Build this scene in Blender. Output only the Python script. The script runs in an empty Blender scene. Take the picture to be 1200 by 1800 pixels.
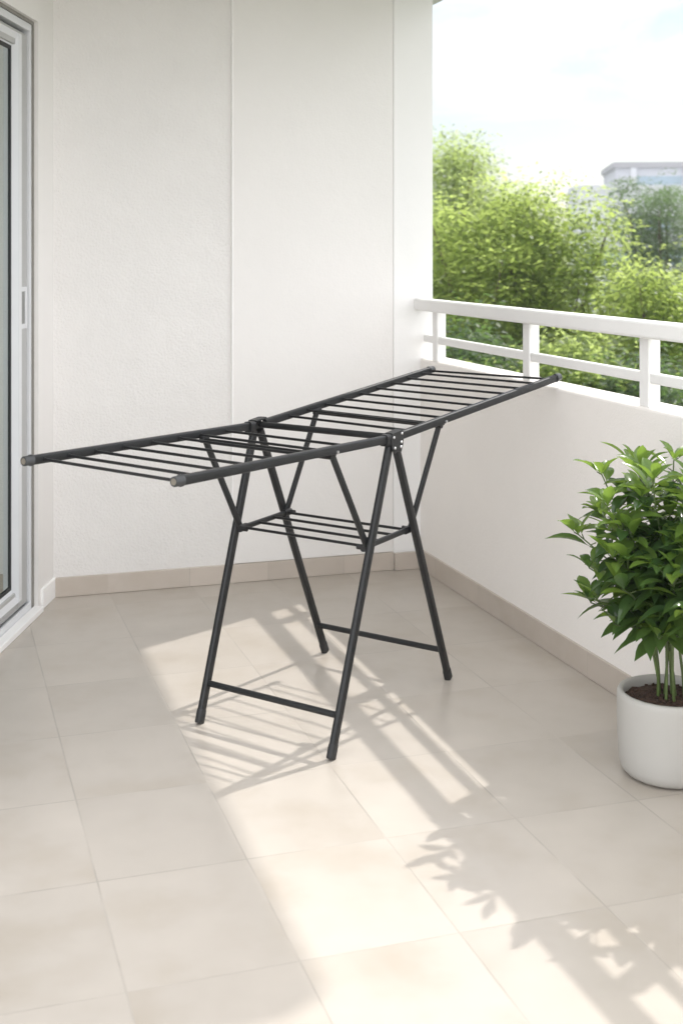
import bpy, bmesh, math, random
import numpy as np
from mathutils import Vector, Matrix

C = bpy.context.scene.collection
S = 1.5                                   # one scene unit (camera height) in metres
TH = math.atan2(.3074, .9516)             # heading of the balcony: local x = towards the parapet, y = towards the end wall
R = math.radians

# ------------------------------------------------------------------ materials
def new_mat(name):
    m = bpy.data.materials.new(name); m.use_nodes = True
    nt = m.node_tree
    for n in list(nt.nodes): nt.nodes.remove(n)
    out = nt.nodes.new('ShaderNodeOutputMaterial')
    return m, nt, out
def N(nt, typ, ins=None, **kw):
    n = nt.nodes.new(typ)
    for k, v in kw.items(): setattr(n, k, v)
    for k, v in (ins or {}).items():
        if isinstance(v, bpy.types.NodeSocket): nt.links.new(v, n.inputs[k])
        else: n.inputs[k].default_value = v
    return n
def math_(nt, op, a, b=None, c=None, clamp=False):
    n = nt.nodes.new('ShaderNodeMath'); n.operation = op; n.use_clamp = clamp
    for i, v in enumerate((a, b, c)):
        if v is None: continue
        if isinstance(v, bpy.types.NodeSocket): nt.links.new(v, n.inputs[i])
        else: n.inputs[i].default_value = v
    return n.outputs[0]
def ramp(nt, fac, stops):
    n = nt.nodes.new('ShaderNodeValToRGB'); nt.links.new(fac, n.inputs[0])
    e = n.color_ramp.elements
    while len(e) < len(stops): e.new(.5)
    for i, (p, c) in enumerate(stops): e[i].position = p; e[i].color = (*c, 1) if len(c) == 3 else c
    return n.outputs[0]
def mixc(nt, fac, a, b, blend='MIX'):
    n = nt.nodes.new('ShaderNodeMix'); n.data_type = 'RGBA'; n.blend_type = blend
    for i, v in ((0, fac), (6, a), (7, b)):
        if isinstance(v, bpy.types.NodeSocket): nt.links.new(v, n.inputs[i])
        else: n.inputs[i].default_value = v if i == 0 else (*v, 1)
    return n.outputs[2]
def coord(nt): return nt.nodes.new('ShaderNodeTexCoord').outputs['Object']
def noise(nt, vec, scale, detail=4, rough=.55, dim='3D'):
    return N(nt, 'ShaderNodeTexNoise', {'Vector': vec, 'Scale': scale, 'Detail': detail, 'Roughness': rough}, noise_dimensions=dim).outputs[0]

def mat_plain(name, col, rough=.5, metal=0., var=.08, vscale=6., bump=0., bscale=300., spec=.5, coat=0.):
    m, nt, out = new_mat(name); co = coord(nt)
    f = noise(nt, co, vscale, 5)
    c = ramp(nt, f, [(.3, tuple(x*(1-var) for x in col)), (.7, tuple(min(1, x*(1+var)) for x in col))])
    p = N(nt, 'ShaderNodeBsdfPrincipled', {'Base Color': c, 'Roughness': rough, 'Metallic': metal, 'Specular IOR Level': spec, 'Coat Weight': coat})
    if bump > 0:
        b = N(nt, 'ShaderNodeBump', {'Height': noise(nt, co, bscale, 3), 'Strength': bump, 'Distance': .002})
        nt.links.new(b.outputs[0], p.inputs['Normal'])
    nt.links.new(p.outputs[0], out.inputs[0]); return m

def mat_stucco(name, col, grain, dist, blot=.04):
    m, nt, out = new_mat(name); co = coord(nt)
    big = noise(nt, co, .9, 6, .6); mid = noise(nt, co, 5., 5, .6)
    f = math_(nt, 'ADD', math_(nt, 'MULTIPLY', big, .6), math_(nt, 'MULTIPLY', mid, .4))
    c = ramp(nt, f, [(.32, tuple(x*(1-blot) for x in col)), (.68, col)])
    h = math_(nt, 'ADD', noise(nt, co, grain*1.1, 4, .6), math_(nt, 'MULTIPLY', noise(nt, co, grain*.12, 2), 1.2))
    b = N(nt, 'ShaderNodeBump', {'Height': h, 'Strength': .55, 'Distance': dist})
    p = N(nt, 'ShaderNodeBsdfPrincipled', {'Base Color': c, 'Roughness': .85, 'Specular IOR Level': .25, 'Normal': b.outputs[0]})
    nt.links.new(p.outputs[0], out.inputs[0]); return m

FLOOR_T = [.0075*S, .2425*S, 1.715*S - 6*.314*S, .314*S]
def mat_tiles(name, base, ox, sx, oy, sy, grout_w=.0021, contrast=1., axes='xy', gloss=.30):
    """stone-look porcelain tiles, tint broken at the joints"""
    m, nt, out = new_mat(name); co = coord(nt)
    sp = N(nt, 'ShaderNodeSeparateXYZ', {0: co}).outputs
    X, Y = sp[0], sp[1]
    if axes == 'xz': Y = sp[2]
    if axes == 'yz': X, Y = sp[1], sp[2]
    u = math_(nt, 'DIVIDE', math_(nt, 'SUBTRACT', X, ox), sx); v = math_(nt, 'DIVIDE', math_(nt, 'SUBTRACT', Y, oy), sy)
    iu, iv = math_(nt, 'FLOOR', u), math_(nt, 'FLOOR', v)
    fu, fv = math_(nt, 'FRACT', u), math_(nt, 'FRACT', v)
    du = math_(nt, 'MULTIPLY', math_(nt, 'MINIMUM', fu, math_(nt, 'SUBTRACT', 1., fu)), sx)
    dv = math_(nt, 'MULTIPLY', math_(nt, 'MINIMUM', fv, math_(nt, 'SUBTRACT', 1., fv)), sy)
    d = math_(nt, 'MINIMUM', du, dv)
    joint = N(nt, 'ShaderNodeMapRange', {0: d, 1: grout_w*.6, 2: grout_w*1.5, 3: 1., 4: 0.}, interpolation_type='SMOOTHSTEP').outputs[0]
    idv = N(nt, 'ShaderNodeCombineXYZ', {0: iu, 1: iv}).outputs[0]
    wn = N(nt, 'ShaderNodeTexWhiteNoise', {'Vector': idv}, noise_dimensions='2D').outputs
    off = N(nt, 'ShaderNodeVectorMath', {0: wn[1], 1: (17., 13., 9.)}, operation='MULTIPLY').outputs[0]
    loc = N(nt, 'ShaderNodeVectorMath', {0: co, 1: off}, operation='ADD').outputs[0]
    n1 = noise(nt, loc, 2.6, 4, .52); n2 = noise(nt, loc, 8., 4, .55)
    f = math_(nt, 'ADD', math_(nt, 'MULTIPLY', n1, .62), math_(nt, 'MULTIPLY', n2, .38))
    k = .125*contrast
    lo = (base[0]*(1-1.4*k), base[1]*(1-1.7*k), base[2]*(1-2.2*k)); hi = tuple(x*(1+k) for x in base)
    c = ramp(nt, f, [(.22, lo), (.5, base), (.78, hi)])
    t = math_(nt, 'MULTIPLY_ADD', wn[0], .07, .965)
    c = mixc(nt, 1., c, N(nt, 'ShaderNodeCombineXYZ', {0: t, 1: t, 2: t}).outputs[0], 'MULTIPLY')
    gcol = ramp(nt, noise(nt, co, 3.5, 4), [(.35, tuple(x*.74 for x in base)), (.65, tuple(x*1.02 for x in base))])
    c = mixc(nt, joint, c, gcol)
    h = math_(nt, 'SUBTRACT', 1., joint)
    b = N(nt, 'ShaderNodeBump', {'Height': h, 'Strength': .35, 'Distance': .0010})
    p = N(nt, 'ShaderNodeBsdfPrincipled', {'Base Color': c, 'Roughness': gloss, 'Specular IOR Level': .85, 'Normal': b.outputs[0]})
    nt.links.new(p.outputs[0], out.inputs[0]); return m

def mat_leaf(name, dark, light, trans, tw=.4, rough=.4, nscale=1.2):
    m, nt, out = new_mat(name); co = coord(nt)
    geo = nt.nodes.new('ShaderNodeNewGeometry')
    rnd = geo.outputs['Random Per Island']
    f = math_(nt, 'ADD', math_(nt, 'MULTIPLY', rnd, .45), math_(nt, 'MULTIPLY', noise(nt, co, nscale, 3), .55))
    c = ramp(nt, f, [(.2, dark), (.75, light)])
    tc = mixc(nt, .82, c, trans)
    d = N(nt, 'ShaderNodeBsdfPrincipled', {'Base Color': c, 'Roughness': rough, 'Specular IOR Level': .5})
    t = N(nt, 'ShaderNodeBsdfTranslucent', {'Color': tc})
    mx = N(nt, 'ShaderNodeMixShader', {0: tw, 1: d.outputs[0], 2: t.outputs[0]})
    nt.links.new(mx.outputs[0], out.inputs[0]); return m

def mat_glass(name, tint, refl=1.):
    m, nt, out = new_mat(name)
    fr = N(nt, 'ShaderNodeFresnel', {'IOR': 1.5}).outputs[0]
    t = N(nt, 'ShaderNodeBsdfTransparent', {'Color': (*tint, 1)})
    g = N(nt, 'ShaderNodeBsdfGlossy', {'Color': (.9, .95, .93, 1), 'Roughness': .02})
    mx = N(nt, 'ShaderNodeMixShader', {0: math_(nt, 'MULTIPLY', fr, refl), 1: t.outputs[0], 2: g.outputs[0]})
    nt.links.new(mx.outputs[0], out.inputs[0]); return m

WALLC = (.80, .778, .758)
M = {
 'stucco': mat_stucco('rough stucco', WALLC, 85., .009, .07),
 'smooth': mat_stucco('smooth plaster', WALLC, 140., .0022, .03),
 'warm': mat_stucco('warm smooth plaster', (.87, .833, .80), 140., .0022, .04),
 'paint': mat_stucco('painted concrete', (.85, .84, .83), 120., .0015, .03),
 'bead': mat_plain('highlight and trim white', (.88, .87, .86), .6, var=.02),  # white trim; on the end wall its whiteness paints an edge highlight
 'floor': mat_tiles('floor tiles', (.455, .412, .364), FLOOR_T[0], FLOOR_T[1], FLOOR_T[2], FLOOR_T[3]),
 'skirt_x': mat_tiles('skirting tiles', (.50, .44, .385), .49*S, .24*S, -.5, 2., .0012, .9, 'xz'),
 'skirt_y': mat_tiles('skirting tiles side', (.50, .44, .385), .2, .314*S, -.5, 2., .0012, .9, 'yz'),
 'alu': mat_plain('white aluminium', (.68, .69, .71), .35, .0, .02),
 'alu_shade': mat_plain('shaded white aluminium', (.42, .42, .415), .4, .0, .03),  # the white aluminium again, with shade put into its colour
 'rubber': mat_plain('black gasket', (.012, .014, .014), .6),
 'glass': mat_glass('door glass', (.52, .63, .58), .55),
 'sealant': mat_plain('taupe sealant', (.25, .24, .215), .8, 0, .06),
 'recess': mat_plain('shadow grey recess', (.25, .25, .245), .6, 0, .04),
 'foot': mat_plain('black rubber foot', (.019, .020, .021), .6, 0, .1, 40.),
 'room': mat_plain('room paint', (.45, .49, .47), .9),
 'powder': mat_plain('charcoal powder coat', (.0125, .0132, .014), .40, .0, .12, 30., .25, 900., .4),
 'rod': mat_plain('dark rod coat', (.009, .0094, .010), .40, .0, .1, 30., .2, 900., .4),
 'plastic': mat_plain('black plastic', (.012, .012, .013), .45, 0, .1, 40.),
 'cap': mat_plain('grey cap', (.035, .037, .039), .4, .0, .1, 40.),
 'plug': mat_plain('beige plug', (.17, .15, .12), .6, 0, .1, 60.),
 'steel': mat_plain('steel rivet', (.70, .70, .70), .28, 1., .05),
 'pot': mat_plain('matte white glaze', (.43, .417, .392), .5, 0, .03, 5., .12, 250., .4),
 'soil': mat_plain('bark soil', (.055, .030, .020), .95, 0, .6, 90., 1., 120.),
 'stem': mat_plain('green stem', (.085, .125, .035), .5, 0, .3, 25.),
 'bark': mat_plain('tree bark', (.10, .075, .05), .9, 0, .35, 9., .8, 40.),
}

# ------------------------------------------------------------------ mesh builder (world coordinates, scene units)
class MB:
    def __init__(s): s.v = []; s.f = []; s.sm = []
    def add(s, vs, fs, smooth=False):
        o = len(s.v); s.v += [tuple(p) for p in vs]; s.f += [tuple(i+o for i in f) for f in fs]; s.sm += [smooth]*len(fs)
    def box(s, lo, hi):
        (a, b, c), (d, e, f) = lo, hi
        s.add([(a,b,c),(d,b,c),(d,e,c),(a,e,c),(a,b,f),(d,b,f),(d,e,f),(a,e,f)],
              [(3,2,1,0),(4,5,6,7),(0,1,5,4),(1,2,6,5),(2,3,7,6),(3,0,4,7)])
    def prism(s, poly, axis_pts0, axis_pts1):
        n = len(poly)
        s.add(list(axis_pts0)+list(axis_pts1), [tuple(range(n))[::-1], tuple(range(n, 2*n))]+[(i,(i+1)%n,n+(i+1)%n,n+i) for i in range(n)])
    def tube(s, pts, sec, up=(0,0,1), scale=None, cap=True, smooth=True):
        """sweep a closed 2-D section (side, up) along pts"""
        pts = [Vector(p) for p in pts]; n = len(sec); vs = []; fs = []
        for i, p in enumerate(pts):
            t = (pts[min(i+1, len(pts)-1)]-pts[max(i-1, 0)]).normalized()
            u = Vector(up); side = t.cross(u)
            if side.length < 1e-4: side = t.cross(Vector((1,0,0)))
            side.normalize(); u = side.cross(t).normalized()
            k = scale[i] if scale else 1.
            vs += [p+side*a*k+u*b*k for a, b in sec]
        for i in range(len(pts)-1):
            for j in range(n):
                fs.append((i*n+j, i*n+(j+1)%n, (i+1)*n+(j+1)%n, (i+1)*n+j))
        s.add(vs, fs, smooth)
        if cap:
            m = len(pts)-1
            s.add([vs[j] for j in range(n)], [tuple(range(n))[::-1]])
            s.add([vs[m*n+j] for j in range(n)], [tuple(range(n))])
    def lathe(s, c, prof, seg=48, smooth=True):
        vs = [(c[0]+r*math.cos(2*math.pi*j/seg), c[1]+r*math.sin(2*math.pi*j/seg), c[2]+z) for r, z in prof for j in range(seg)]
        fs = [(i*seg+j, i*seg+(j+1)%seg, (i+1)*seg+(j+1)%seg, (i+1)*seg+j) for i in range(len(prof)-1) for j in range(seg)]
        s.add(vs, fs, smooth)
    def build(s, name, mat, parent=None, rot=None, bevel=0., unit=S):
        """rot: object turned about the origin by rot, vertices given in that turned frame"""
        me = bpy.data.meshes.new(name); off = Vector((0,0,0))
        if parent is not None:
            q = parent
            while q is not None: off += q.location; q = q.parent
        me.from_pydata([tuple(Vector(p)*unit-off) for p in s.v], [], s.f)
        me.polygons.foreach_set('use_smooth', s.sm); me.update()
        o = bpy.data.objects.new(name, me); C.objects.link(o); mat and me.materials.append(mat)
        if parent is not None: o.parent = parent
        if rot: o.rotation_euler = (0, 0, rot)
        if bevel:
            b = o.modifiers.new('bevel', 'BEVEL'); b.width = bevel; b.segments = 3; b.limit_method = 'ANGLE'; b.harden_normals = False
        return o
def tag(o, label=None, cat=None, group=None, kind=None):
    if label: o['label'] = label
    if cat: o['category'] = cat
    if group: o['group'] = group
    if kind: o['kind'] = kind
    return o
def empty(name, loc, rz=0.):
    o = bpy.data.objects.new(name, None); C.objects.link(o); o.location = loc; o.rotation_euler = (0,0,rz); o.empty_display_size = .1; return o
def circ(r, n=14, ry=None):
    ry = r if ry is None else ry
    return [(r*math.cos(2*math.pi*i/n), ry*math.sin(2*math.pi*i/n)) for i in range(n)]
def rrect(w, h, r, n=4):
    out = []
    for cx, cy, a0 in ((w/2-r, h/2-r, 0), (-w/2+r, h/2-r, 90), (-w/2+r, -h/2+r, 180), (w/2-r, -h/2+r, 270)):
        for i in range(n+1):
            a = R(a0+90*i/n); out.append((cx+r*math.cos(a), cy+r*math.sin(a)))
    return out

# ------------------------------------------------------------------ the balcony (turned frame: x towards parapet, y towards end wall)
D_IN, D_OUT, T_END, Z_PAR, Z_CEIL = 1.4654, 1.5550, 3.735, .661, 1.82
m = MB(); m.box((-1.75, -1.3, -.14), (1.60, 4.0, 0.)); fl = m.build('balcony_floor', M['floor'], rot=TH); tag(fl, kind='structure')

m = MB(); m.box((-1.9, T_END, .0), (1.375, 4.0, Z_CEIL))
bw = m.build('end_wall', M['stucco'], rot=TH)
tag(bw, 'tall off-white rough stucco wall closing the far end of the balcony', 'wall')
m = MB(); m.box((.8632, T_END-.006, .056), (1.375, T_END+.002, Z_CEIL-.001)); m.build('smooth_panel', M['smooth'], bw, bevel=.004)
m = MB(); m.box((.8585, T_END-.0085, .0562), (.8635, T_END+.002, Z_CEIL-.0012)); m.build('edge_highlight', M['bead'], bw, bevel=.003)  # raised strip added as a painted highlight along the panel edge
m = MB(); m.box((.12, T_END-.011, 0.0005), (1.3755, T_END+.003, .0555)); m.build('skirting', M['skirt_x'], bw, bevel=.002)

m = MB(); m.box((1.3755, 3.7278, 0.), (1.507, 4.001, Z_CEIL))
co_ = m.build('column', M['paint'], rot=TH, bevel=.002)
tag(co_, 'white square column between the stucco wall and the open sky, carrying the railing end', 'column')
m = MB(); m.box((1.3757, 3.7125, .0005), (1.4648, 3.7234, .0545)); m.build('skirting', M['skirt_x'], co_, bevel=.002)

m = MB(); m.box((D_IN, -1.3, 0.0), (D_OUT, 3.95, Z_PAR))
pw = m.build('parapet_wall', M['warm'], rot=TH, bevel=.012)
tag(pw, 'low solid cream parapet wall below the white railing, behind the potted plant', 'wall')
m = MB(); m.box((D_IN-.007, -1.3, .0005), (D_IN+.003, 3.712, .062)); m.build('skirting', M['skirt_y'], pw, bevel=.002)

rl = empty('balcony_railing', (0, 0, 0)); rl.rotation_euler = (0, 0, TH)
tag(rl, 'white painted concrete railing with square posts standing on top of the parapet wall', 'railing')
m = MB(); m.box((1.4445, -1.3, .8115), (1.482, 3.93, .8495)); m.build('top_rail', M['paint'], rl, bevel=.010)
posts = (3.600, 2.972, 2.398, 1.82, 1.22, .62, .02)
for tp in posts:
    m = MB(); m.box((1.4695, tp, Z_PAR-.002), (1.4995, tp+.040, .813)); m.build('post', M['paint'], rl, bevel=.006)
for hi, lo in zip((3.72,)+posts[:-1], [p+.040 for p in posts]):
    if hi-lo > .0:
        m = MB(); m.box((1.4725, lo-.001, .712), (1.4890, hi+.001, .736)); m.build('middle_rail', M['paint'], rl, bevel=.006)

m = MB(); m.box((-1.9, 2.42, Z_CEIL), (1.60, 4.1, 2.399)); ce = m.build('ceiling', M['paint'], rot=TH, bevel=.01); tag(ce, kind='structure')
m = MB(); m.box((-1.9, 2.58, 2.40), (2.24, 4.4, 2.5)); ce = m.build('unseen_sun_blocker', M['paint'], rot=TH); tag(ce, kind='structure')  # unseen slab added above the ceiling; its edge shapes the sun patch

# ------------------------------------------------------------------ left wall with the sliding door: frame a = along the wall to the camera, r = into the wall
A0 = Vector((-.838, 3.51, 0)); e_ = Vector((-.0576, -1, 0)).normalized(); m_ = Vector((-1, .0576, 0)).normalized()
def L(a, r, z): return A0+e_*a+m_*r+Vector((0, 0, z))
def lbox(mb, a0, a1, r0, r1, z0, z1):
    p = [L(a, r, z) for z in (z0, z1) for a, r in ((a0, r0), (a1, r0), (a1, r1), (a0, r1))]
    mb.add(p, [(3,2,1,0),(4,5,6,7),(0,1,5,4),(1,2,6,5),(2,3,7,6),(3,0,4,7)])
DW, DH = 1.20, 1.632
m = MB()
poly = [(-.16, 0), (0, 0), (0, DH), (DW, DH), (DW, 0), (1.45, 0), (1.45, 2.399), (-.16, 2.399)]
m.prism(poly, [L(a, 0, z) for a, z in poly], [L(a, .13, z) for a, z in poly])
lw = m.build('door_wall', M['smooth'])
bm_ = bmesh.new(); bm_.from_mesh(lw.data); bmesh.ops.recalc_face_normals(bm_, faces=bm_.faces); bm_.to_mesh(lw.data); bm_.free()
tag(lw, 'narrow strip of white wall around the sliding door at the left edge', 'wall')
m = MB(); lbox(m, -.15, -.022, -.008, .004, .0005, .056); m.build('skirting', M['bead'], lw, bevel=.002)

dr = empty('sliding_door', tuple(L(0, 0, 0)*S))
tag(dr, 'white aluminium framed sliding glass door standing at the left edge of the balcony', 'door')
for nm, a in (('frame_jamb', (.0096, .024, .0157, .09, .0, DH-.0096)), ('frame_head', (.0241, DW-.0005, .0157, .09, DH-.030, DH-.0096)), ('frame_jamb', (DW-.03, DW-.0005, .0157, .09, .03, DH-.0301))):
    m = MB(); lbox(m, *a); m.build(nm, M['alu'], dr, bevel=.003)
for a in ((.0006, .0095, .0115, .03, .0, DH-.0096), (.0006, DW-.0006, .0115, .03, DH-.0095, DH-.0006)):
    m = MB(); lbox(m, *a); m.build('sealant_strip', M['sealant'], dr)
m = MB(); lbox(m, .024, DW-.03, .0125, .09, .0005, .021); m.build('track', M['alu'], dr, bevel=.002)
m = MB(); lbox(m, .024, DW-.03, .0125, .020, .0208, .033); m.build('track_rib', M['alu'], dr, bevel=.002)
m = MB(); lbox(m, 0.0, DW, -.016, .012, .0005, .0165); m.build('threshold', M['bead'], dr, bevel=.003)
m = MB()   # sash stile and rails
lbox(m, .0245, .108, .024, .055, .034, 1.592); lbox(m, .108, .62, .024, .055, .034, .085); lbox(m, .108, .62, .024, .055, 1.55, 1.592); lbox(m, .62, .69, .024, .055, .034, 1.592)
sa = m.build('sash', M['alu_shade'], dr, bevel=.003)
m = MB()   # proud glazing bead with a sloped face
def bead(m, a0, z0, a1, z1, da, dz):
    q = [L(a0, .016, z0), L(a1, .016, z1), L(a1+da[1], .034, z1+dz[1]), L(a0+da[0], .034, z0+dz[0])]
    q2 = [L(a0, .030, z0), L(a1, .030, z1), L(a1+da[1], .040, z1+dz[1]), L(a0+da[0], .040, z0+dz[0])]
    m.add(q+q2, [(0,1,2,3),(7,6,5,4),(0,4,5,1),(1,5,6,2),(2,6,7,3),(3,7,4,0)])
lbox(m, .100, .124, .015, .030, .060, 1.580)
bead(m, .124, .060, .124, 1.580, (.0075, .0075), (.034, -.034))
bead(m, .124, .060, .62, .060, (.0075, -.0), (.034, .034))
bead(m, .124, 1.580, .62, 1.580, (.0075, -.0), (-.034, -.034))
gb = m.build('glazing_bead', M['alu'], sa)
bm_ = bmesh.new(); bm_.from_mesh(gb.data); bmesh.ops.recalc_face_normals(bm_, faces=bm_.faces); bm_.to_mesh(gb.data); bm_.free()
for a in ((.130, .142, .0335, .0375, .094, 1.546), (.1421, .62, .0335, .0375, .094, .104), (.1421, .62, .0335, .0375, 1.536, 1.546)):
    m = MB(); lbox(m, *a); m.build('gasket', M['rubber'], sa)
m = MB(); lbox(m, .1415, .62, .0365, .0400, .103, 1.537); m.build('glass_pane', M['glass'], sa)
m = MB(); lbox(m, .045, .088, .0195, .026, .787, .800); lbox(m, .045, .088, .0195, .026, .888, .901); lbox(m, .036, .050, .0195, .026, .787, .901); hd = m.build('handle', M['alu'], sa, bevel=.003)
m = MB(); lbox(m, .050, .088, .0225, .0245, .800, .888); m.build('handle_recess', M['recess'], sa)
m = MB(); lbox(m, .69, DW-.03, .06, .064, .034, 1.592); m.build('fixed_pane', M['glass'], dr)
m = MB()   # dim room beyond the glass
lbox(m, -.4, 1.4, 2.0, 2.05, 0, 1.9); lbox(m, -.45, -.4, .1305, 2.05, 0, 1.9); lbox(m, 1.4, 1.45, .1305, 2.05, 0, 1.9); lbox(m, -.4, 1.4, .1305, 2.0, 1.85, 1.9)
tag(m.build('interior_room', M['room']), kind='structure')

# ------------------------------------------------------------------ clothes drying rack
P1, P2, P3, P4 = (Vector((-.3, 2.6767, 0)), Vector((-.0212, 2.4874, 0)), Vector((.2497, 2.9595, 0)), Vector((-.0395, 3.156, 0)))
HN, HF = Vector((.1084, 2.6881, .6018)), Vector((-.191, 2.8915, .6018))
LN, LF, RN, RF = Vector((-.2789, 2.1098, .6147)), Vector((-.5797, 2.3141, .6147)), Vector((.5404, 3.1472, .6864)), Vector((.2425, 3.3495, .6864))
vd = (HN-HF).normalized(); ud = Vector((-vd.y, vd.x, 0))
rack = empty('clothes_drying_rack', ((P1+P2+P3+P4)/4*S))
tag(rack, 'open charcoal metal folding clothes drying rack standing in the middle of the tiled balcony', 'drying rack')
UP = (0, 0, 1)
RAIL = rrect(.0135, .0172, .0030, 4)
# wings: two side rails each with rods between
def wing(Hn, Hf, Tn, Tf, name_gap, thin, thick):
    dn, df = (Tn-Hn), (Tf-Hf)
    for H, T, dd in ((Hn, Tn, dn), (Hf, Tf, df)):
        uu = dd.normalized()
        m = MB(); m.tube([H+uu*name_gap, T-uu*.016], RAIL); r = m.build('side_rail', M['powder'], rack)
        m = MB(); m.tube([T-uu*.020, T-uu*.0155, T-uu*.0150, T-uu*.001, T], circ(.0100, 18), scale=[1.06, 1.06, .90, .90, .80]); c = m.build('end_cap', M['cap'], r)
        m = MB(); m.tube([T-uu*.001, T+uu*.0004], circ(.0058, 14)); m.build('plug', M['plug'], c)
    s = -.006
    for tn, tf in thin:
        a, b = Hn+dn*tn, Hf+df*tf
        q = (b-a).normalized()
        m = MB(); m.tube([a+q*.004+Vector((0,0,s*.2)), b-q*.004+Vector((0,0,s*.2))], circ(.0029, 10)); r = m.build('rod', M['rod'], rack)
        for p, d in ((a, q), (b, -q)):
            m = MB(); m.tube([p+d*.0055+Vector((0,0,s*.2)), p+d*.0105+Vector((0,0,s*.2))], circ(.0042, 10)); m.build('rod_socket', M['plastic'], r)
    for tn, tf, dz in thick:
        a, b = Hn+dn*tn+Vector((0,0,dz)), Hf+df*tf+Vector((0,0,dz))
        m = MB(); m.tube([a, b], circ(.0060, 14)); m.build('brace_bar', M['rod'], rack)
wing(HN, HF, LN, LF, .030, [(t+.022, t-.022) for t in (.955, .868, .766, .655, .535, .415, .318, .195)], [(.325, .285, -.0135)])
fr_ = [.130, .225, .322, .417, .515, .612, .708, .803, .895, .962]
wing(HN, HF, RN, RF, .022, [(t-.022 if t < .95 else t-.004, t+.022 if t < .95 else t+.012) for t in fr_], [(.262, .300, -.0125)])
# hub bar joining the two hinge brackets
m = MB(); m.tube([HN+ud*.004-vd*.006+Vector((0,0,.001)), HF+ud*.004+vd*.006+Vector((0,0,.001))], circ(.0072, 16)); m.build('hub_bar', M['rod'], rack)
# legs (flat oval tube), U-frames with a foot bar
def legsec(w, t): return rrect(w, t, min(w, t)*.45, 5)
LEG = legsec(.0200, .0135)
Hn_l, Hf_l = HN-ud*.013-Vector((0,0,.012)), HF-ud*.013-Vector((0,0,.012))
Hn_r, Hf_r = HN+ud*.009-Vector((0,0,.012)), HF+ud*.009-Vector((0,0,.012))
legs = {}
for k, P, H in (('P1', P1, Hf_l), ('P2', P2, Hn_l), ('P3', P3, Hn_r), ('P4', P4, Hf_r)):
    d = (H-P).normalized(); legs[k] = (P, H, d)
    m = MB(); m.tube([P+d*.012, H], LEG, up=tuple(vd)); lg = m.build('leg', M['powder'], rack)
    m = MB(); m.tube([P+d*.002, P+d*.004, P+d*.026, P+d*.030], legsec(.0222, .0156), up=tuple(vd), scale=[.88, 1, 1, .93]); m.build('foot', M['foot'], lg)
def on_leg(k, z):
    P, H, d = legs[k]; return P+(H-P)*(z/H.z)
for a, b in (('P1', 'P2'), ('P4', 'P3')):
    p, q = on_leg(a, .078), on_leg(b, .078); t = (q-p).normalized()
    m = MB(); m.tube([p+t*.003, q-t*.003], circ(.0066, 14)); m.build('foot_bar', M['powder'], rack)
# lower shelf: rail each side and four rods
ZS = .386
sh = empty('lower_shelf', (0, 0, 0)); sh.parent = rack
sh.location = Vector((0, 0, 0))
near0, near1, far0, far1 = on_leg('P2', ZS), on_leg('P3', ZS), on_leg('P1', ZS), on_leg('P4', ZS)
IN = .014
near0, near1, far0, far1 = near0-vd*IN, near1-vd*IN, far0+vd*IN, far1+vd*IN
bpy.data.objects.remove(sh)
for a, b in ((near0, near1), (far0, far1)):
    t = (b-a).normalized()
    m = MB(); m.tube([a+t*.004, b-t*.004], rrect(.0085, .0115, .003, 3)); sr = m.build('shelf_rail', M['powder'], rack)
    for p, s in ((a, 1), (b, -1)):
        m = MB(); m.tube([p-t*s*.006, p+t*s*.022], rrect(.0125, .0155, .004, 3)); m.build('shelf_joint', M['plastic'], sr)
        m = MB(); m.tube([p-vd*.017, p+vd*.017], circ(.0058, 12)); m.build('pivot_pin', M['plastic'], sr)
for f_ in (.05, .35, .66, .95):
    a, b = near0+(near1-near0)*f_, far0+(far1-far0)*f_
    m = MB(); m.tube([a, b], circ(.0031, 10)); m.build('shelf_rod', M['rod'], rack)
q0 = near0+(near1-near0)*.05
m = MB(); m.tube([q0+vd*.004, q0+vd*.013], circ(.0062, 16)); m.build('shelf_rod_tip', M['steel'], rack)
# braces from the lower joints up to the wings
def brace(k, H, T, f, side, inn):
    p = on_leg(k, ZS+.004)+vd*inn; q = H+(T-H)*f+vd*inn*.9-Vector((0,0,.006))
    m = MB(); m.tube([p, q], legsec(.0150, .0090), up=tuple(vd)); b = m.build('brace', M['powder'], rack)
    t = (T-H).normalized()
    m = MB(); m.tube([q-t*.012+Vector((0,0,-.003)), q+t*.010+Vector((0,0,-.003))], rrect(.010, .013, .003, 3)); m.build('brace_clip', M['plastic'], b)
    m = MB(); w = q+vd*(.0125 if inn < 0 else -.0125); m.tube([w-vd*.004+Vector((0,0,.002)), w+vd*.006+Vector((0,0,.002))], circ(.0030, 10)); m.build('rivet', M['steel'], b)
brace('P2', HN, LN, .315, -1, -.010); brace('P1', HF, LF, .285, -1, .010)
brace('P3', HN, RN, .272, 1, -.010); brace('P4', HF, RF, .292, 1, .010)
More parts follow.
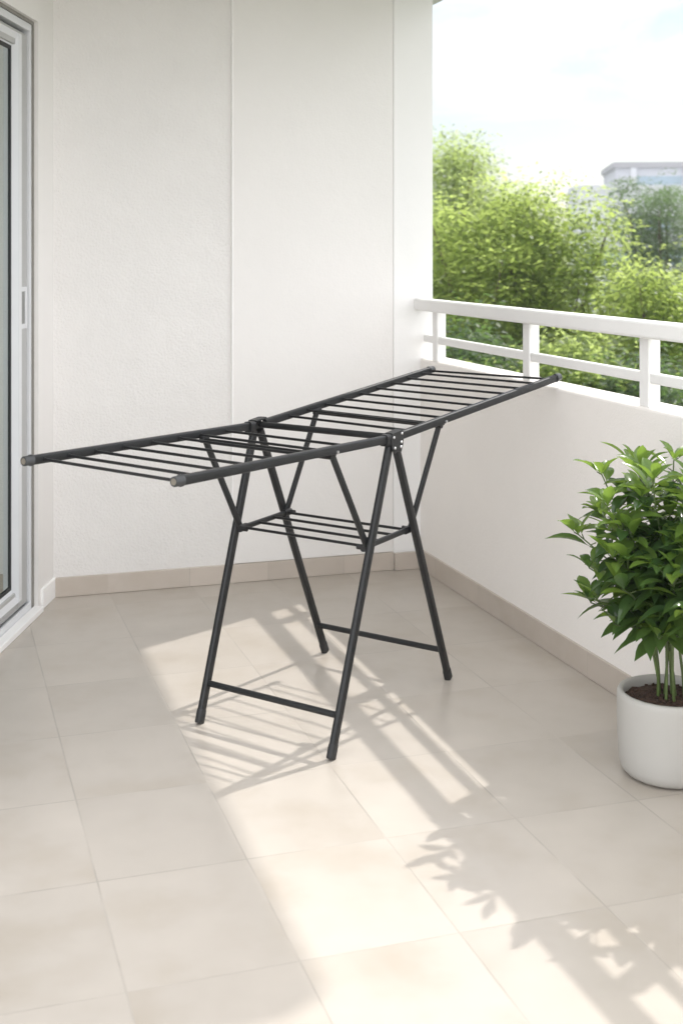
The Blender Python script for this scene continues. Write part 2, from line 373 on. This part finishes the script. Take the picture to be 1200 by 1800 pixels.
# hinge brackets
for H, sg in ((HN, 1), (HF, -1)):
    o = H+vd*sg*.0085
    prof = [(-.024, .002), (-.018, .0125), (.020, .0165), (.026, .010), (.024, -.014), (.016, -.030), (.004, -.027), (-.008, -.031), (-.019, -.022)]
    m = MB()
    f0 = [o+ud*a+Vector((0,0,b)) for a, b in prof]; f1 = [p+vd*sg*.0035 for p in f0]
    m.prism(prof, f0, f1)
    c = H+Vector((0,0,.0105)); m.tube([c-ud*.016, c+ud*.022+Vector((0,0,.004))], rrect(.019, .0045, .0018, 3))
    hb = m.build('hinge_bracket', M['powder'], rack, bevel=.0015)
    bm_ = bmesh.new(); bm_.from_mesh(hb.data); bmesh.ops.recalc_face_normals(bm_, faces=bm_.faces); bm_.to_mesh(hb.data); bm_.free()
    for a, b in ((-.014, .004), (.018, .009), (-.010, -.019), (.014, -.019), (.016, -.009)):
        p = o+ud*a+Vector((0,0,b))
        m = MB(); m.tube([p+vd*sg*.003, p+vd*sg*.0048, p+vd*sg*.0056], circ(.0030, 12), scale=[1, 1, .6]); m.build('rivet', M['steel'], hb)
    m = MB(); p = H-ud*.030+Vector((0,0,-.001)); m.tube([p-ud*.006, p+ud*.012], rrect(.021, .024, .005, 3)); m.build('hinge_block', M['plastic'], rack)

# ------------------------------------------------------------------ potted plant
PC = Vector((.6256, 2.425, 0))
plant = empty('potted_plant', PC*S)
tag(plant, 'leafy green shrub with glossy leaves in a round white pot by the parapet wall', 'potted plant')
m = MB()
m.lathe(PC, [(.0, .002), (.074, .002), (.0825, .0045), (.0895, .012), (.0932, .024), (.0958, .050), (.0974, .090), (.0980, .125), (.0980, .146), (.0975, .153), (.0955, .1575), (.0925, .159),
             (.0880, .1585), (.0855, .156), (.0845, .150), (.0840, .135)], 72)
m.build('pot', M['pot'], plant)
random.seed(5)
m = MB()
rings = []
for i, r in enumerate((.0, .012, .024, .036, .048, .060, .072, .0835)):
    for j in range(1 if i == 0 else 40):
        a = 2*math.pi*j/40; z = .141+.006*(1-(r/.084)**2)+random.uniform(-.002, .0025)
        rings.append((PC.x+r*math.cos(a), PC.y+r*math.sin(a), z))
fs = [(0, 1+j, 1+(j+1) % 40) for j in range(40)]
for i in range(6): fs += [(1+i*40+j, 1+(i+1)*40+j, 1+(i+1)*40+(j+1) % 40, 1+i*40+(j+1) % 40) for j in range(40)]
m.add(rings, fs, False)
so = m.build('soil', M['soil'], plant)
for k in range(150):      # bark chips on the soil
    r = .080*math.sqrt(random.random()); a = random.uniform(0, 6.283); z = .1475
    c = Vector((PC.x+r*math.cos(a), PC.y+r*math.sin(a), .143+.005*(1-(r/.084)**2)))
    sz = [random.uniform(.0025, .0065), random.uniform(.0018, .004), random.uniform(.001, .0022)]
    rot = Matrix.Rotation(random.uniform(0, 6.28), 3, 'Z') @ Matrix.Rotation(random.uniform(-.5, .5), 3, 'X')
    if k == 0: chips = MB()
    vs = [c+rot @ Vector((sx*sz[0], sy*sz[1], sz_*sz[2])) for sz_ in (-1, 1) for sx, sy in ((-1, -.7), (.8, -1), (1, .8), (-.7, 1))]
    chips.add(vs, [(3,2,1,0),(4,5,6,7),(0,1,5,4),(1,2,6,5),(2,3,7,6),(3,0,4,7)])
chips.build('bark_chips', M['soil'], so)
M['leaf_p'] = mat_leaf('plant leaf', (.024, .054, .018), (.056, .108, .034), (.26, .46, .07), .30, .16, 6.)
M['leaf_y'] = mat_leaf('young plant leaf', (.070, .135, .028), (.125, .205, .040), (.36, .54, .08), .38, .24, 6.)

NW = Vector((.9516, .3074, 0)); WD = Vector((-.3074, .9516, 0))
def wall_gap(p): return D_IN-.012-p.dot(NW)
def add_leaf(mb, base, dirv, up, ln, wd, droop, fold):
    t = dirv.normalized(); side = t.cross(up)
    if side.length < .05: side = t.cross(Vector((1, 0, 0)))
    side.normalize(); n = side.cross(t).normalized()
    prof = [(0, .03), (.08, .12), (.19, .55), (.33, .90), (.48, 1.), (.65, .90), (.81, .57), (.93, .20), (1., .0)]
    vs = []
    for s_, w in prof:
        c = base+t*(ln*s_)*(1-.12*droop*s_)-Vector((0, 0, 1))*(droop*ln*s_*s_*.45)+n*(ln*.05*math.sin(s_*3.1))
        ww = wd*.5*w
        for q in (-1, -.5, 0, .5, 1):
            vs.append(c+side*ww*q+n*(abs(q)**1.3)*ww*fold)
    k = len(prof); fs = []
    for i in range(k-1):
        for j in range(4):
            fs.append((i*5+j, i*5+j+1, (i+1)*5+j+1, (i+1)*5+j))
    mb.add(vs, fs, True)
trunks = []
# (base angle, base radius, tip offset along -NW (into balcony), tip offset along WD, tip height)
spec = [(.150, -.03, .560), (.105, .07, .600), (.085, -.08, .612), (.055, .01, .620), (.115, -.05, .520), (.020, .09, .610), (.020, -.10, .615), (-.010, .00, .632),
        (.150, .04, .430), (.150, -.09, .420), (.060, -.14, .500), (.075, .13, .510), (-.022, -.13, .560), (-.015, .14, .550), (.03, -.05, .540), (.150, -.05, .470), (.140, .10, .480), (.160, .00, .380), (.10, -.02, .450), (.03, -.20, .560), (.00, -.23, .500), (.06, -.18, .600), (-.02, -.17, .600), (.09, -.17, .460), (.045, -.25, .430), (.08, -.30, .520), (.04, -.33, .470), (.12, -.27, .420), (.00, -.30, .560), (.05, -.36, .400), (.125, -.02, .335), (.105, .09, .350), (.085, -.10, .330), (.14, .05, .360)]
for i, (oi, ow, hz) in enumerate(spec):
    a = i*2.399; r = .012+.022*((i*.37) % 1)
    b = PC+Vector((r*math.cos(a), r*math.sin(a), .143))
    if i >= 8: b = trunks[i % 8]
    tip = PC-NW*oi+WD*ow; tip.z = hz-.035
    pts = []
    for k in range(9):
        s_ = k/8
        p = b.lerp(tip, s_); bow = math.sin(s_*math.pi)*.02
        hor = (tip-b); hor.z = 0
        p = p-hor*(.22*math.sin(s_*math.pi))+Vector((random.uniform(-1, 1), random.uniform(-1, 1), 0))*.003*(1 if 0 < k < 8 else 0)
        pts.append(p)
    if i < 8: trunks.append(pts[2])
    m = MB(); m.tube(pts, circ(.0025, 8), scale=[1.25-.75*k/8 for k in range(9)])
    lo = MB(); yo = MB()
    tw = m
    start = .37 if hz > .45 else .30
    nn = 15 if hz > .45 else 10
    def put(base, ang, elev, ln, young):
        d = Vector((math.cos(ang)*math.cos(elev), math.sin(ang)*math.cos(elev), math.sin(elev)))
        tipp = base+d*ln
        g = wall_gap(tipp)
        if g < 0:
            d = d-NW*(-g/ln+.05); d.normalize()
            if wall_gap(base+d*ln) < -.002: return
        if base.z+d.z*ln > .655: d.z *= .3; d.normalize()
        add_leaf(yo if young else lo, base, d, Vector((random.uniform(-.25, .25), random.uniform(-.25, .25), 1)), ln, ln*random.uniform(.29, .37), random.uniform(.15, .9) if not young else random.uniform(.1, .5), random.uniform(.22, .5))
    for k in range(nn):
        s_ = start+(1-start)*k/(nn-1)
        j = min(int(s_*8), 7); p = pts[j].lerp(pts[j+1], s_*8-j)
        ang = i*1.3+k*2.399+random.uniform(-.3, .3)
        young = (k > nn-7 and hz > .5) or (k > nn-4)
        top = k/(nn-1)
        elev = random.uniform(-.25, .35)+.55*max(0, top-.55)/.45
        ln = random.uniform(.066, .094)*(1.0 if not young else .86)
        pet = random.uniform(.006, .016)
        d = Vector((math.cos(ang), math.sin(ang), .5)); b2 = p+d.normalized()*pet
        tw.tube([p, b2], circ(.0012, 5), cap=False)
        put(b2, ang, elev, ln, young)
    for q in range(3):        # terminal whorl and short side shoots
        s_ = (.5, .66, .84)[q]
        if hz < .45 and q: continue
        j = min(int(s_*8), 7); p = pts[j].lerp(pts[j+1], s_*8-j)
        ang = i*2.1+q*2.2; e2 = p+Vector((math.cos(ang), math.sin(ang), .9)).normalized()*.05
        if wall_gap(e2) < .02: e2 -= NW*.04
        tw.tube([p, e2], circ(.0018, 6), cap=False)
        for w in range(6): put(p.lerp(e2, .55+.45*w/5), ang+w*1.9, random.uniform(-.1, .6), random.uniform(.066, .092), q == 2 and w > 2)
    for w in range(4): put(pts[8], i+w*1.57, random.uniform(.5, 1.1), random.uniform(.046, .070), hz > .45)
    st = m.build('stem', M['stem'], plant); lo.build('leaves', M['leaf_p'], st)
    if yo.v: yo.build('young_leaves', M['leaf_y'], st)

# ------------------------------------------------------------------ beyond the balcony (metres)
GZ = -7.0
def mat_ground():
    m, nt, out = new_mat('garden ground'); co = coord(nt)
    c = ramp(nt, noise(nt, co, .35, 6), [(.35, (.035, .055, .02)), (.65, (.08, .10, .035))])
    p = N(nt, 'ShaderNodeBsdfPrincipled', {'Base Color': c, 'Roughness': .95})
    nt.links.new(p.outputs[0], out.inputs[0]); return m
m = MB(); m.add([(-299,-59,GZ),(299,-59,GZ),(299,329,GZ),(-299,329,GZ)], [(0,1,2,3)]); g = m.build('ground', mat_ground(), unit=1.); tag(g, kind='structure')

M['leaf_a'] = mat_leaf('yellow green foliage', (.036, .075, .018), (.150, .185, .042), (.72, .86, .24), .61, .36, 1.)
M['leaf_b'] = mat_leaf('mid green foliage', (.036, .068, .018), (.100, .140, .030), (.68, .82, .26), .58, .45, .6)
M['leaf_c'] = mat_leaf('dark green foliage', (.022, .046, .020), (.060, .095, .030), (.24, .40, .10), .42, .45, .6)
def foliage_mesh(name, sprays, rng, leaf=(.10, .15), per=20, rad=.30):
    n = len(sprays)*per
    c = np.repeat(sprays, per, axis=0)
    tiltn = rng.normal(0, .24, (len(sprays), 2)); tiltn = np.repeat(tiltn, per, axis=0)
    ang = np.tile(np.arange(per)*2.399, len(sprays))+np.repeat(rng.uniform(0, 6.28, len(sprays)), per)
    rr = rad*np.sqrt(rng.uniform(.02, 1, n))
    dx, dy = np.cos(ang), np.sin(ang)
    base = c.copy(); base[:, 0] += dx*rr; base[:, 1] += dy*rr
    base[:, 2] += dx*rr*tiltn[:, 0]+dy*rr*tiltn[:, 1]-rr*rr/rad*.45+rng.normal(0, .03, n)
    ln = rng.uniform(leaf[0], leaf[1], n); wd = ln*rng.uniform(.36, .5, n)
    a2 = ang+rng.normal(0, .6, n); el = rng.normal(-.18, .30, n)
    d = np.stack([np.cos(a2)*np.cos(el), np.sin(a2)*np.cos(el), np.sin(el)], 1)
    up = np.stack([rng.normal(0, .32, n), rng.normal(0, .32, n), np.ones(n)], 1)
    side = np.cross(d, up); side /= np.linalg.norm(side, axis=1)[:, None]
    nn = np.cross(side, d)
    mid = base+d*(ln*.45)[:, None]; lift = nn*(wd*.18)[:, None]
    V = np.empty((n, 4, 3)); V[:, 0] = base; V[:, 1] = mid-side*(wd*.5)[:, None]+lift; V[:, 2] = base+d*ln[:, None]; V[:, 3] = mid+side*(wd*.5)[:, None]+lift
    me = bpy.data.meshes.new(name); me.vertices.add(n*4); me.vertices.foreach_set('co', V.reshape(-1).astype(np.float32))
    me.loops.add(n*4); me.loops.foreach_set('vertex_index', np.arange(n*4, dtype=np.int32))
    me.polygons.add(n); me.polygons.foreach_set('loop_start', np.arange(0, n*4, 4, dtype=np.int32)); me.polygons.foreach_set('loop_total', np.full(n, 4, dtype=np.int32))
    me.update(calc_edges=True); return me
def tree(name, base, top, rx, ry, depth, mat, seed, label, cat, nspray=1100, lobes=11, leaf=(.065, .105), sparse=0., group='trees beyond the balcony', rad=.34):
    """base (x, y) on the ground; crown from top down by depth; lobes give the uneven outline"""
    rng = np.random.default_rng(seed); X, Y = base
    root = empty(name, (X, Y, GZ)); tag(root, label, cat, group)
    cz = top-depth*.5
    lobs = []
    for i in range(lobes):
        a = i*2.399+rng.uniform(-.4, .4); zz = -.85+1.75*(i+.5)/lobes
        k = math.sqrt(max(.05, 1-zz*zz*.8))*rng.uniform(.45, .8)
        lobs.append((X+rx*k*math.cos(a), Y+ry*k*math.sin(a), cz+depth*.42*zz, rng.uniform(.27, .43)))
    lobs.append((X, Y, top-depth*.2, .36))
    pts = []
    for (lx, ly, lz, lr) in lobs:
        k = int(nspray*1.35)//len(lobs)
        u = rng.normal(0, 1, (k, 3)); u /= np.linalg.norm(u, axis=1)[:, None]
        rr = rng.uniform(.35+sparse*.2, 1., k)**.6
        p = u*rr[:, None]*np.array([rx*lr, ry*lr, depth*.5*lr*.8])
        pts.append(p+np.array([lx, ly, lz]))
    # stray twigs past the outline
    k = nspray//12; u = rng.normal(0, 1, (k, 3)); u /= np.linalg.norm(u, axis=1)[:, None]
    pts.append(u*np.array([rx*.98, ry*.98, depth*.5])*rng.uniform(.9, 1.06, (k, 1))*np.array([1, 1, 1])+np.array([X, Y, cz]))
    P = np.concatenate(pts); P[:, 2] += top-np.percentile(P[:, 2], 99.6)
    tb = MB(); h = top-GZ
    tr = [(X, Y, GZ-.2), (X+rng.normal(0, .1), Y+rng.normal(0, .1), GZ+h*.3), (X+rng.normal(0, .15), Y, GZ+h*.55), (X, Y, top-depth*.35)]
    tb.tube(tr, circ(.16, 10), scale=[1.35, 1., .75, .25])
    lm = MB()
    for (lx, ly, lz, lr) in lobs:
        zb = min(lz-.4, top-depth*.4); f = max(0., (zb-GZ)/h)
        s0 = (X, Y, max(GZ+h*.28, lz-depth*.45))
        mid = ((X+lx)/2+rng.normal(0, .1), (Y+ly)/2+rng.normal(0, .1), s0[2]+(lz-s0[2])*.6)
        lm.tube([s0, mid, (lx, ly, lz), (lx+(lx-X)*.35, ly+(ly-Y)*.35, lz+depth*.1)], circ(.055, 7), scale=[1.2, .8, .45, .12])
    t = tb.build('trunk', M['bark'], root, unit=1.); lm.build('limbs', M['bark'], t, unit=1.)
    me = foliage_mesh('crown', P-np.array([X, Y, GZ]), rng, leaf, 20, rad)
    me.materials.append(mat); o = bpy.data.objects.new('crown', me); C.objects.link(o); o.parent = root
    return root
def px(x, Y): return (x-600)/2229*Y
t_a = tree('leafy_tree', (px(798, 23), 23), 3.66, 1.25, 1.6, 4.8, M['leaf_b'], 1, 'tallest green tree, rising beside the white column above the other trees', 'tree', 1100, 12)
tree('leafy_tree', (px(835, 17.5), 17.5), 2.42, 1.10, 1.5, 5.2, M['leaf_a'], 2, 'bright yellow-green tree in front of the tallest tree by the column', 'tree', 1500, 14)
tree('leafy_tree', (px(972, 17), 17), 2.36, .95, 1.4, 5.6, M['leaf_a'], 3, 'broad sunlit yellow-green tree in the middle of the view over the railing', 'tree', 1700, 15)
tree('leafy_tree', (px(1160, 28), 28), 3.02, 1.30, 1.9, 5.4, M['leaf_c'], 4, 'dark loose-branched tree standing in front of the pale far building', 'tree', 1500, 18, sparse=1., rad=.24)
tree('leafy_tree', (px(1165, 15.5), 15.5), 1.30, 1.10, 1.4, 5.0, M['leaf_a'], 5, 'low bright green tree at the right end of the railing', 'tree', 1400, 13)
t_b = tree('leafy_tree', (px(905, 26), 26), 2.55, 1.15, 1.7, 6.0, M['leaf_b'], 6, 'green tree behind the gap between the two yellow-green trees', 'tree', 1100, 13)
tree('leafy_tree', (px(800, 13.5), 13.5), .75, .95, 1.1, 4.6, M['leaf_c'], 7, 'dark low tree just outside the railing next to the column', 'tree', 1100, 12)
tree('leafy_tree', (px(985, 13.2), 13.2), .62, 1.05, 1.1, 4.6, M['leaf_b'], 8, 'low mid green tree seen between the two railing posts', 'tree', 1200, 12)
tree('leafy_tree', (px(1130, 12.6), 12.6), .45, .95, 1.1, 4.4, M['leaf_c'], 9, 'low dark green tree seen behind the rightmost railing post', 'tree', 1100, 12)
tree('leafy_tree', (px(1290, 17), 17), 1.5, 1.1, 1.6, 5.4, M['leaf_b'], 10, 'green tree at the far right edge beyond the railing', 'tree', 900, 12)
tree('leafy_tree', (px(690, 19), 19), 2.6, 1.4, 1.6, 5.4, M['leaf_b'], 11, 'green tree mostly hidden behind the white column', 'tree', 900, 12)

def copy_tree(o, parent=None):
    c = o.copy(); C.objects.link(c); c.parent = parent
    for ch in list(o.children): copy_tree(ch, c)
    return c
for src, x, y, rz in ((t_b, 7.6, 19, 1.), (t_a, 10.5, 23, 2.), (t_b, 11.5, 15.5, 4.), (t_a, 14.5, 19, 5.), (t_b, 17.5, 14, 2.6), (t_a, 21, 17, .4), (t_b, 13.5, 27, 3.3), (t_a, 19, 26, 1.7), (t_b, -5., 24, 2.2)):
    r = copy_tree(src); r.location = (x, y, GZ); r.rotation_euler = (0, 0, rz)
    tag(r, 'leafy green tree further along the garden, outside the photographed view', 'tree', 'garden trees outside the view')

M['bld'] = mat_plain('pale render', (.40, .41, .45), .8, 0, .03, .2)
M['bldw'] = mat_plain('white render', (.47, .48, .51), .8, 0, .03, .2)
M['roofm'] = mat_plain('roof edge', (.24, .235, .25), .7, 0, .05, .3)
M['win'] = mat_plain('tinted windows', (.20, .29, .36), .25, 0, .1, .4)
def building(name, loc, rz, label, w, d, z1, fins, bands, matw, ov, matr):
    root = empty(name, loc, rz); tag(root, label, 'building')
    def ch(nm, mat, boxes, bevel=0.):
        m = MB()
        for lo, hi in boxes: m.box(lo, hi)
        me = bpy.data.meshes.new(nm); me.from_pydata(m.v, [], m.f); me.materials.append(mat)
        o = bpy.data.objects.new(nm, me); C.objects.link(o); o.parent = root; return o
    H = z1-GZ
    ch('wall', matw, [((0, 0, 0), (w, d, H-.7))])
    ch('roof', matr, [((-ov, -ov, H-.7), (w+ov, d+ov, H))])
    for i in range(fins):
        x = w*(.06+.9*i/max(1, fins-1)); ch('pilaster', M['bldw'], [((x-.35, -.35, 0), (x+.35, -.01, H-.72))])
    for (za, zb, xa, xb) in bands: ch('window_band', M['win'], [((xa, -.06, za), (xb, -.004, zb))])
    for y in (.25, .6): ch('end_window', M['win'], [((-.06, d*y, H-4.6), (-.004, d*(y+.2), H-2.0))])
    return root
building('office_building', (32.6, 151, GZ), R(-6.5), 'tall pale building with flat grey roof and blue-grey windows behind the trees', 34, 16, 12.0, 6, [(H0, H0+2.3, .8, 33) for H0 in (3, 6.6, 10.2)] + [(13.9, 17.3, 2.2, 33)], M['bld'], .3, M['roofm'])
building('low_building', (25.6, 138, GZ), R(-4), 'lower plain white building in front of the tall pale one', 36, 9, 8.6, 0, [(3, 4.6, 1, 35), (10.6, 11.8, 4.0, 6.0), (10.6, 11.8, 7.5, 10.0), (6.8, 8.4, 1, 35)], M['bldw'], .05, M['bldw'])

m = MB(); m.box((-300, -60, GZ-1), (300, 330, 14)); hz = m.build('haze', None, unit=1.); tag(hz, kind='stuff')
hm = bpy.data.materials.new('haze air'); hm.use_nodes = True; nt = hm.node_tree
for n in list(nt.nodes): nt.nodes.remove(n)
o_ = nt.nodes.new('ShaderNodeOutputMaterial')
vol = N(nt, 'ShaderNodeVolumePrincipled', {'Color': (.93, .96, 1., 1), 'Density': .0015, 'Anisotropy': .3})
nt.links.new(vol.outputs[0], o_.inputs['Volume']); hz.data.materials.clear(); hz.data.materials.append(hm)

# ------------------------------------------------------------------ light, sky, camera
sun_dir = Vector((.566, .60, 1.)).normalized()
EL = math.asin(sun_dir.z); AZ = math.atan2(sun_dir.x, sun_dir.y)
sd = bpy.data.lights.new('sun', 'SUN'); sd.energy = 2.0; sd.angle = R(.75); sd.color = (1., .965, .915)
so_ = bpy.data.objects.new('sun', sd); C.objects.link(so_); so_.rotation_euler = sun_dir.to_track_quat('Z', 'Y').to_euler(); so_.location = (20, 20, 30)
w = bpy.data.worlds.new('World'); bpy.context.scene.world = w; w.use_nodes = True
nt = w.node_tree
for n in list(nt.nodes): nt.nodes.remove(n)
out = nt.nodes.new('ShaderNodeOutputWorld')
sky = N(nt, 'ShaderNodeTexSky', sky_type='NISHITA', sun_disc=False, sun_elevation=EL, sun_rotation=AZ, air_density=1.0, dust_density=1.6, ozone_density=1.0, altitude=0)
gen = nt.nodes.new('ShaderNodeTexCoord').outputs['Generated']
mp = N(nt, 'ShaderNodeMapping', {'Vector': gen, 'Scale': (1., 1., 3.2)})
cl = N(nt, 'ShaderNodeTexNoise', {'Vector': mp.outputs[0], 'Scale': 2.6, 'Detail': 8, 'Roughness': .6, 'Distortion': .4}).outputs[0]
sepg = N(nt, 'ShaderNodeSeparateXYZ', {0: gen}).outputs
sky_fill = N(nt, 'ShaderNodeMapRange', {0: sepg[1], 1: .80, 2: .15, 3: 0., 4: .62}, interpolation_type='SMOOTHSTEP').outputs[0]   # added fill: sky brightened behind and beside the camera, out of view
cf = math_(nt, 'ADD', N(nt, 'ShaderNodeMapRange', {0: cl, 1: .38, 2: .62, 3: .03, 4: .24}, interpolation_type='SMOOTHSTEP').outputs[0], sky_fill, clamp=True)
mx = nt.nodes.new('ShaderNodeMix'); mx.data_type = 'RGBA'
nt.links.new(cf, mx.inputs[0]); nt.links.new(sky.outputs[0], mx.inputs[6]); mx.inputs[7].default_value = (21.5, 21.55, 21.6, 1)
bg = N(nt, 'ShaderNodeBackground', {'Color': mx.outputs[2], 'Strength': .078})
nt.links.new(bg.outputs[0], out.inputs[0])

cam = bpy.data.cameras.new('camera'); co = bpy.data.objects.new('camera', cam); C.objects.link(co)
co.location = (0, 0, S); co.rotation_euler = (R(90), 0, 0)
cam.lens = 36*2229/1800; cam.sensor_width = 36; cam.sensor_fit = 'AUTO'; cam.shift_y = -460/1800
cam.clip_start = .05; cam.clip_end = 2000
cam.dof.use_dof = True; cam.dof.focus_distance = 4.15; cam.dof.aperture_fstop = 4.0
sc = bpy.context.scene; sc.camera = co
sc.render.engine = 'CYCLES'
sc.view_settings.view_transform = 'Standard'; sc.view_settings.look = 'None'; sc.view_settings.exposure = 0.86; sc.view_settings.gamma = 1
sc.view_settings.use_curve_mapping = False
sc.cycles.use_denoising = True; sc.cycles.denoising_input_passes = 'RGB_ALBEDO_NORMAL'
sc.cycles.max_bounces = 8; sc.cycles.diffuse_bounces = 5; sc.cycles.volume_bounces = 0; sc.cycles.transparent_max_bounces = 12; sc.cycles.transmission_bounces = 6
